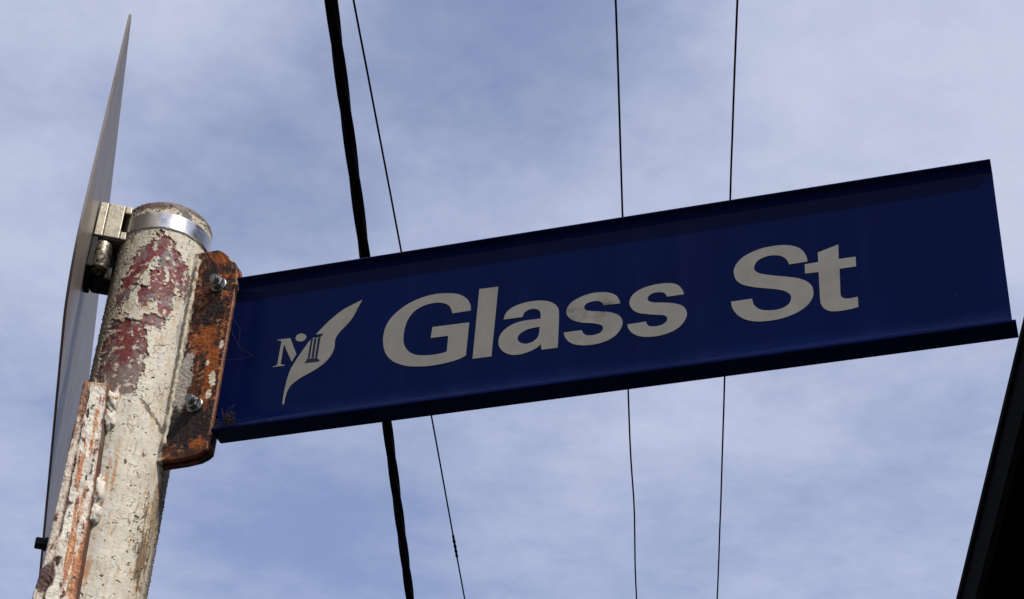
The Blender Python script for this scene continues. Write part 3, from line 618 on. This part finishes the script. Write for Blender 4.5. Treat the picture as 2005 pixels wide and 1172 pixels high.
for g in ('G', 'l', 'a', 's1', 's2', 'S', 't'):
    film('letter', GL[g], t2 + .0002, .0003, M_letter_grimy if g == 's1' else M_letter, sign)
leaf = film('emblem_leaf', GL['leaf'], t2 + .0002, .0003, M_letter, sign)
film('emblem_initial', GL['M'], t2 + .0002, .0003, M_letter, sign)
film('emblem_dot', GL['dot'], t2 + .0002, .0003, M_letter, sign)
film('emblem_column', [GL['bar%d' % i][0] for i in range(7)], t2 + .0005, .0003, M_ink, leaf)

def hexbolt(u, v):
    o0 = bl(u, v, .0074); k = MB(); k.lathe(o0, BN, [(.0070, -.001), (.0070, .0010), (.0066, .0014)], 28)
    wsh = k.build('bolt', M_zinc, sign, autosmooth=40)
    k = MB(); k.lathe(o0, BN, [(.0052, .0012), (.0058, .0018), (.0058, .0060), (.0052, .0066)], 6, e=BU + BV * .3); k.build('nut', M_zinc, wsh, bevel=.0004)
    k = MB(); k.lathe(o0, BN, [(.0039, .003), (.0039, .0108), (.0033, .0118)], 16); k.build('shank', M_zinc, wsh, autosmooth=40)
hexbolt(.0618, .9705); hexbolt(.0596, .8487)

# ------------------------------------------------------------------ the sign plate seen edge-on
plate = empty('traffic_sign', pf(-.062, 0, 1.03), 'bare grey aluminium sign plate seen edge-on, clamped to the left of the post', 'sign')
sn, zt, zb = -.1538, 1.1557, .8724
def corner(cx, cz, r_, a0, n=14): return [(cx + r_ * math.cos(a0 + i * math.pi / 2 / n), cz + r_ * math.sin(a0 + i * math.pi / 2 / n)) for i in range(n + 1)]
out = corner(sn + .004, zt - .004, .004, math.pi / 2) + corner(sn + .062, zb + .062, .062, math.pi) + corner(.45 - .012, zb + .012, .012, 1.5 * math.pi) + corner(.45 - .004, zt - .004, .004, 0)
k = MB(); k.prism([pf(-.0620, y, z_) for y, z_ in out], None, NR * -.0022); k.build('plate', M_alu, plate, bevel=.0003, seg=1)
# stainless strap round the post
k = MB(); pr = []
zc0, zc1 = 1.0232, 1.0392
segs = [math.radians(d_) for d_ in np.linspace(-62, 300 - 62 - 4, 72)]
K0 = len(k.v)
for a_ in segs:
    for rr, z_ in ((PR + .0012, zc0), (PR + .0024, zc0 + .0004), (PR + .0024, zc1 - .0004), (PR + .0012, zc1)):
        k.v.append(pf(math.sin(a_) * rr, -math.cos(a_) * rr, z_))
for i in range(len(segs) - 1):
    for j in range(4):
        a_ = i * 4 + j; b_ = i * 4 + (j + 1) % 4; k.f.append((a_, b_, b_ + 4, a_ + 4))
k.f.append((0, 1, 2, 3)); q = (len(segs) - 1) * 4; k.f.append((q + 3, q + 2, q + 1, q))
k.build('strap', M_strap, plate, autosmooth=40)
# clamp saddle: pressed bracket with a slot the strap passes through
zs0, zs1 = 1.0165, 1.0535
k = MB(); yF = -.0215
def saddle(x0, x1, z0, z1): k.box(pf(x0, yF, z0), NR * (x1 - x0), HD * .0030, (0, 0, z1 - z0))
saddle(-.0535, -.0392, zs0, zs1); saddle(-.0392, -.0335, zs0, zs0 + .0085); saddle(-.0392, -.0330, zs1 - .0082, zs1)
k.box(pf(-.0612, yF, zs0), NR * .0077, HD * .043, (0, 0, zs1 - zs0)); k.box(pf(-.0535, yF + .040, zs0), NR * .02, HD * .003, (0, 0, zs1 - zs0))
k.box(pf(-.0535, yF + .003, zs0), NR * .0165, HD * .037, (0, 0, .0022)); k.box(pf(-.0535, yF + .003, zs1 - .0022), NR * .0165, HD * .037, (0, 0, .0022))
k.build('clamp_saddle', M_brass, plate, bevel=.0014, seg=3)
k = MB(); pts = [pf(-.0620, -.005, 1.0115), pf(-.0360, -.005, 1.0115)]
k.box(pf(-.0618, -.0205, .9835), NR * .0052, HD * .041, (0, 0, .0325)); k.build('backing_pad', M_blackbolt, plate, bevel=.001)
k = MB(); c0 = pf(-.0515, -.0135, .9975)
k.lathe(c0, (0, 0, 1), [(.004, -.0145), (.0080, -.0120), (.0088, -.006), (.0088, .010), (.0080, .0145)], 24); k.build('clamp_nut', M_nut, plate, autosmooth=50)
k = MB(); k.box(pf(-.0566, -.0060, .9815), NR * .0190, HD * .024, (0, 0, .0345)); k.build('clamp_base', M_blackbolt, plate, bevel=.004, seg=4)

# ------------------------------------------------------------------ cobwebs and a dry clump caught on the bracket
k = MB(); rn = random.Random(3)
def strand(A, B, sag=.004, r_=.00013):
    pts = []
    for i in range(9):
        t_ = i / 8; q = Vector(A).lerp(Vector(B), t_) + Vector((0, 0, -sag * 4 * t_ * (1 - t_))) + Vector((rn.uniform(-1, 1), rn.uniform(-1, 1), rn.uniform(-1, 1))) * .0004
        pts.append(q)
    k.tube(pts, r_, 5)
WEB = 0
strand(bl(.0765, .966, .006), bl(.122, .958, .003), .003); strand(bl(.0772, .941, .006), bl(.088, .921, .006), .001)
strand(bl(.088, .921, .006), bl(.0885, .905, .005), .0005); strand(bl(.0885, .905, .005), bl(.103, .893, .004), .001); strand(bl(.077, .893, .006), bl(.103, .893, .003), .002)
strand(bl(.0772, .93, .006), bl(.0885, .905, .005), .0015); strand(bl(.0772, .83, .006), bl(.13, .832, .008), .003); strand(bl(.0772, .825, .006), bl(.10, .829, .010), .001)
for i in range(110):
    c0 = bl(.092 + rn.gauss(0, .0028), .831 + rn.gauss(0, .0030), .0075 + rn.gauss(0, .0018)); strand(c0, c0 + Vector((rn.gauss(0, .002), rn.gauss(0, .002), rn.gauss(0, .002))), .0006, .0002)
for i in range(12):
    c0 = bl(.083 + rn.gauss(0, .003), .823 + rn.gauss(0, .003), .009); strand(c0, c0 + Vector((rn.gauss(0, .004), rn.gauss(0, .003), rn.gauss(0, .003))), .0006, .0002)
prop(k.build('cobweb', M_web), 'brown cobweb strands and dry fluff caught on the blue blade beside the rusty bracket', 'cobweb', kind='stuff')
k = MB()
for (x0, z0, x1, z1) in ((-.0445, .988, -.036, .980), (-.046, .986, -.041, .9825), (-.043, .984, -.0365, .977), (-.0415, .986, -.0405, .980)):
    strand(pf(x0, -.012, z0), pf(x1, -.012, z1), .0015, .00035)
prop(k.build('cobweb', M_web), 'small tuft of dark threads hanging under the clamp, left of the post', 'cobweb', kind='stuff')
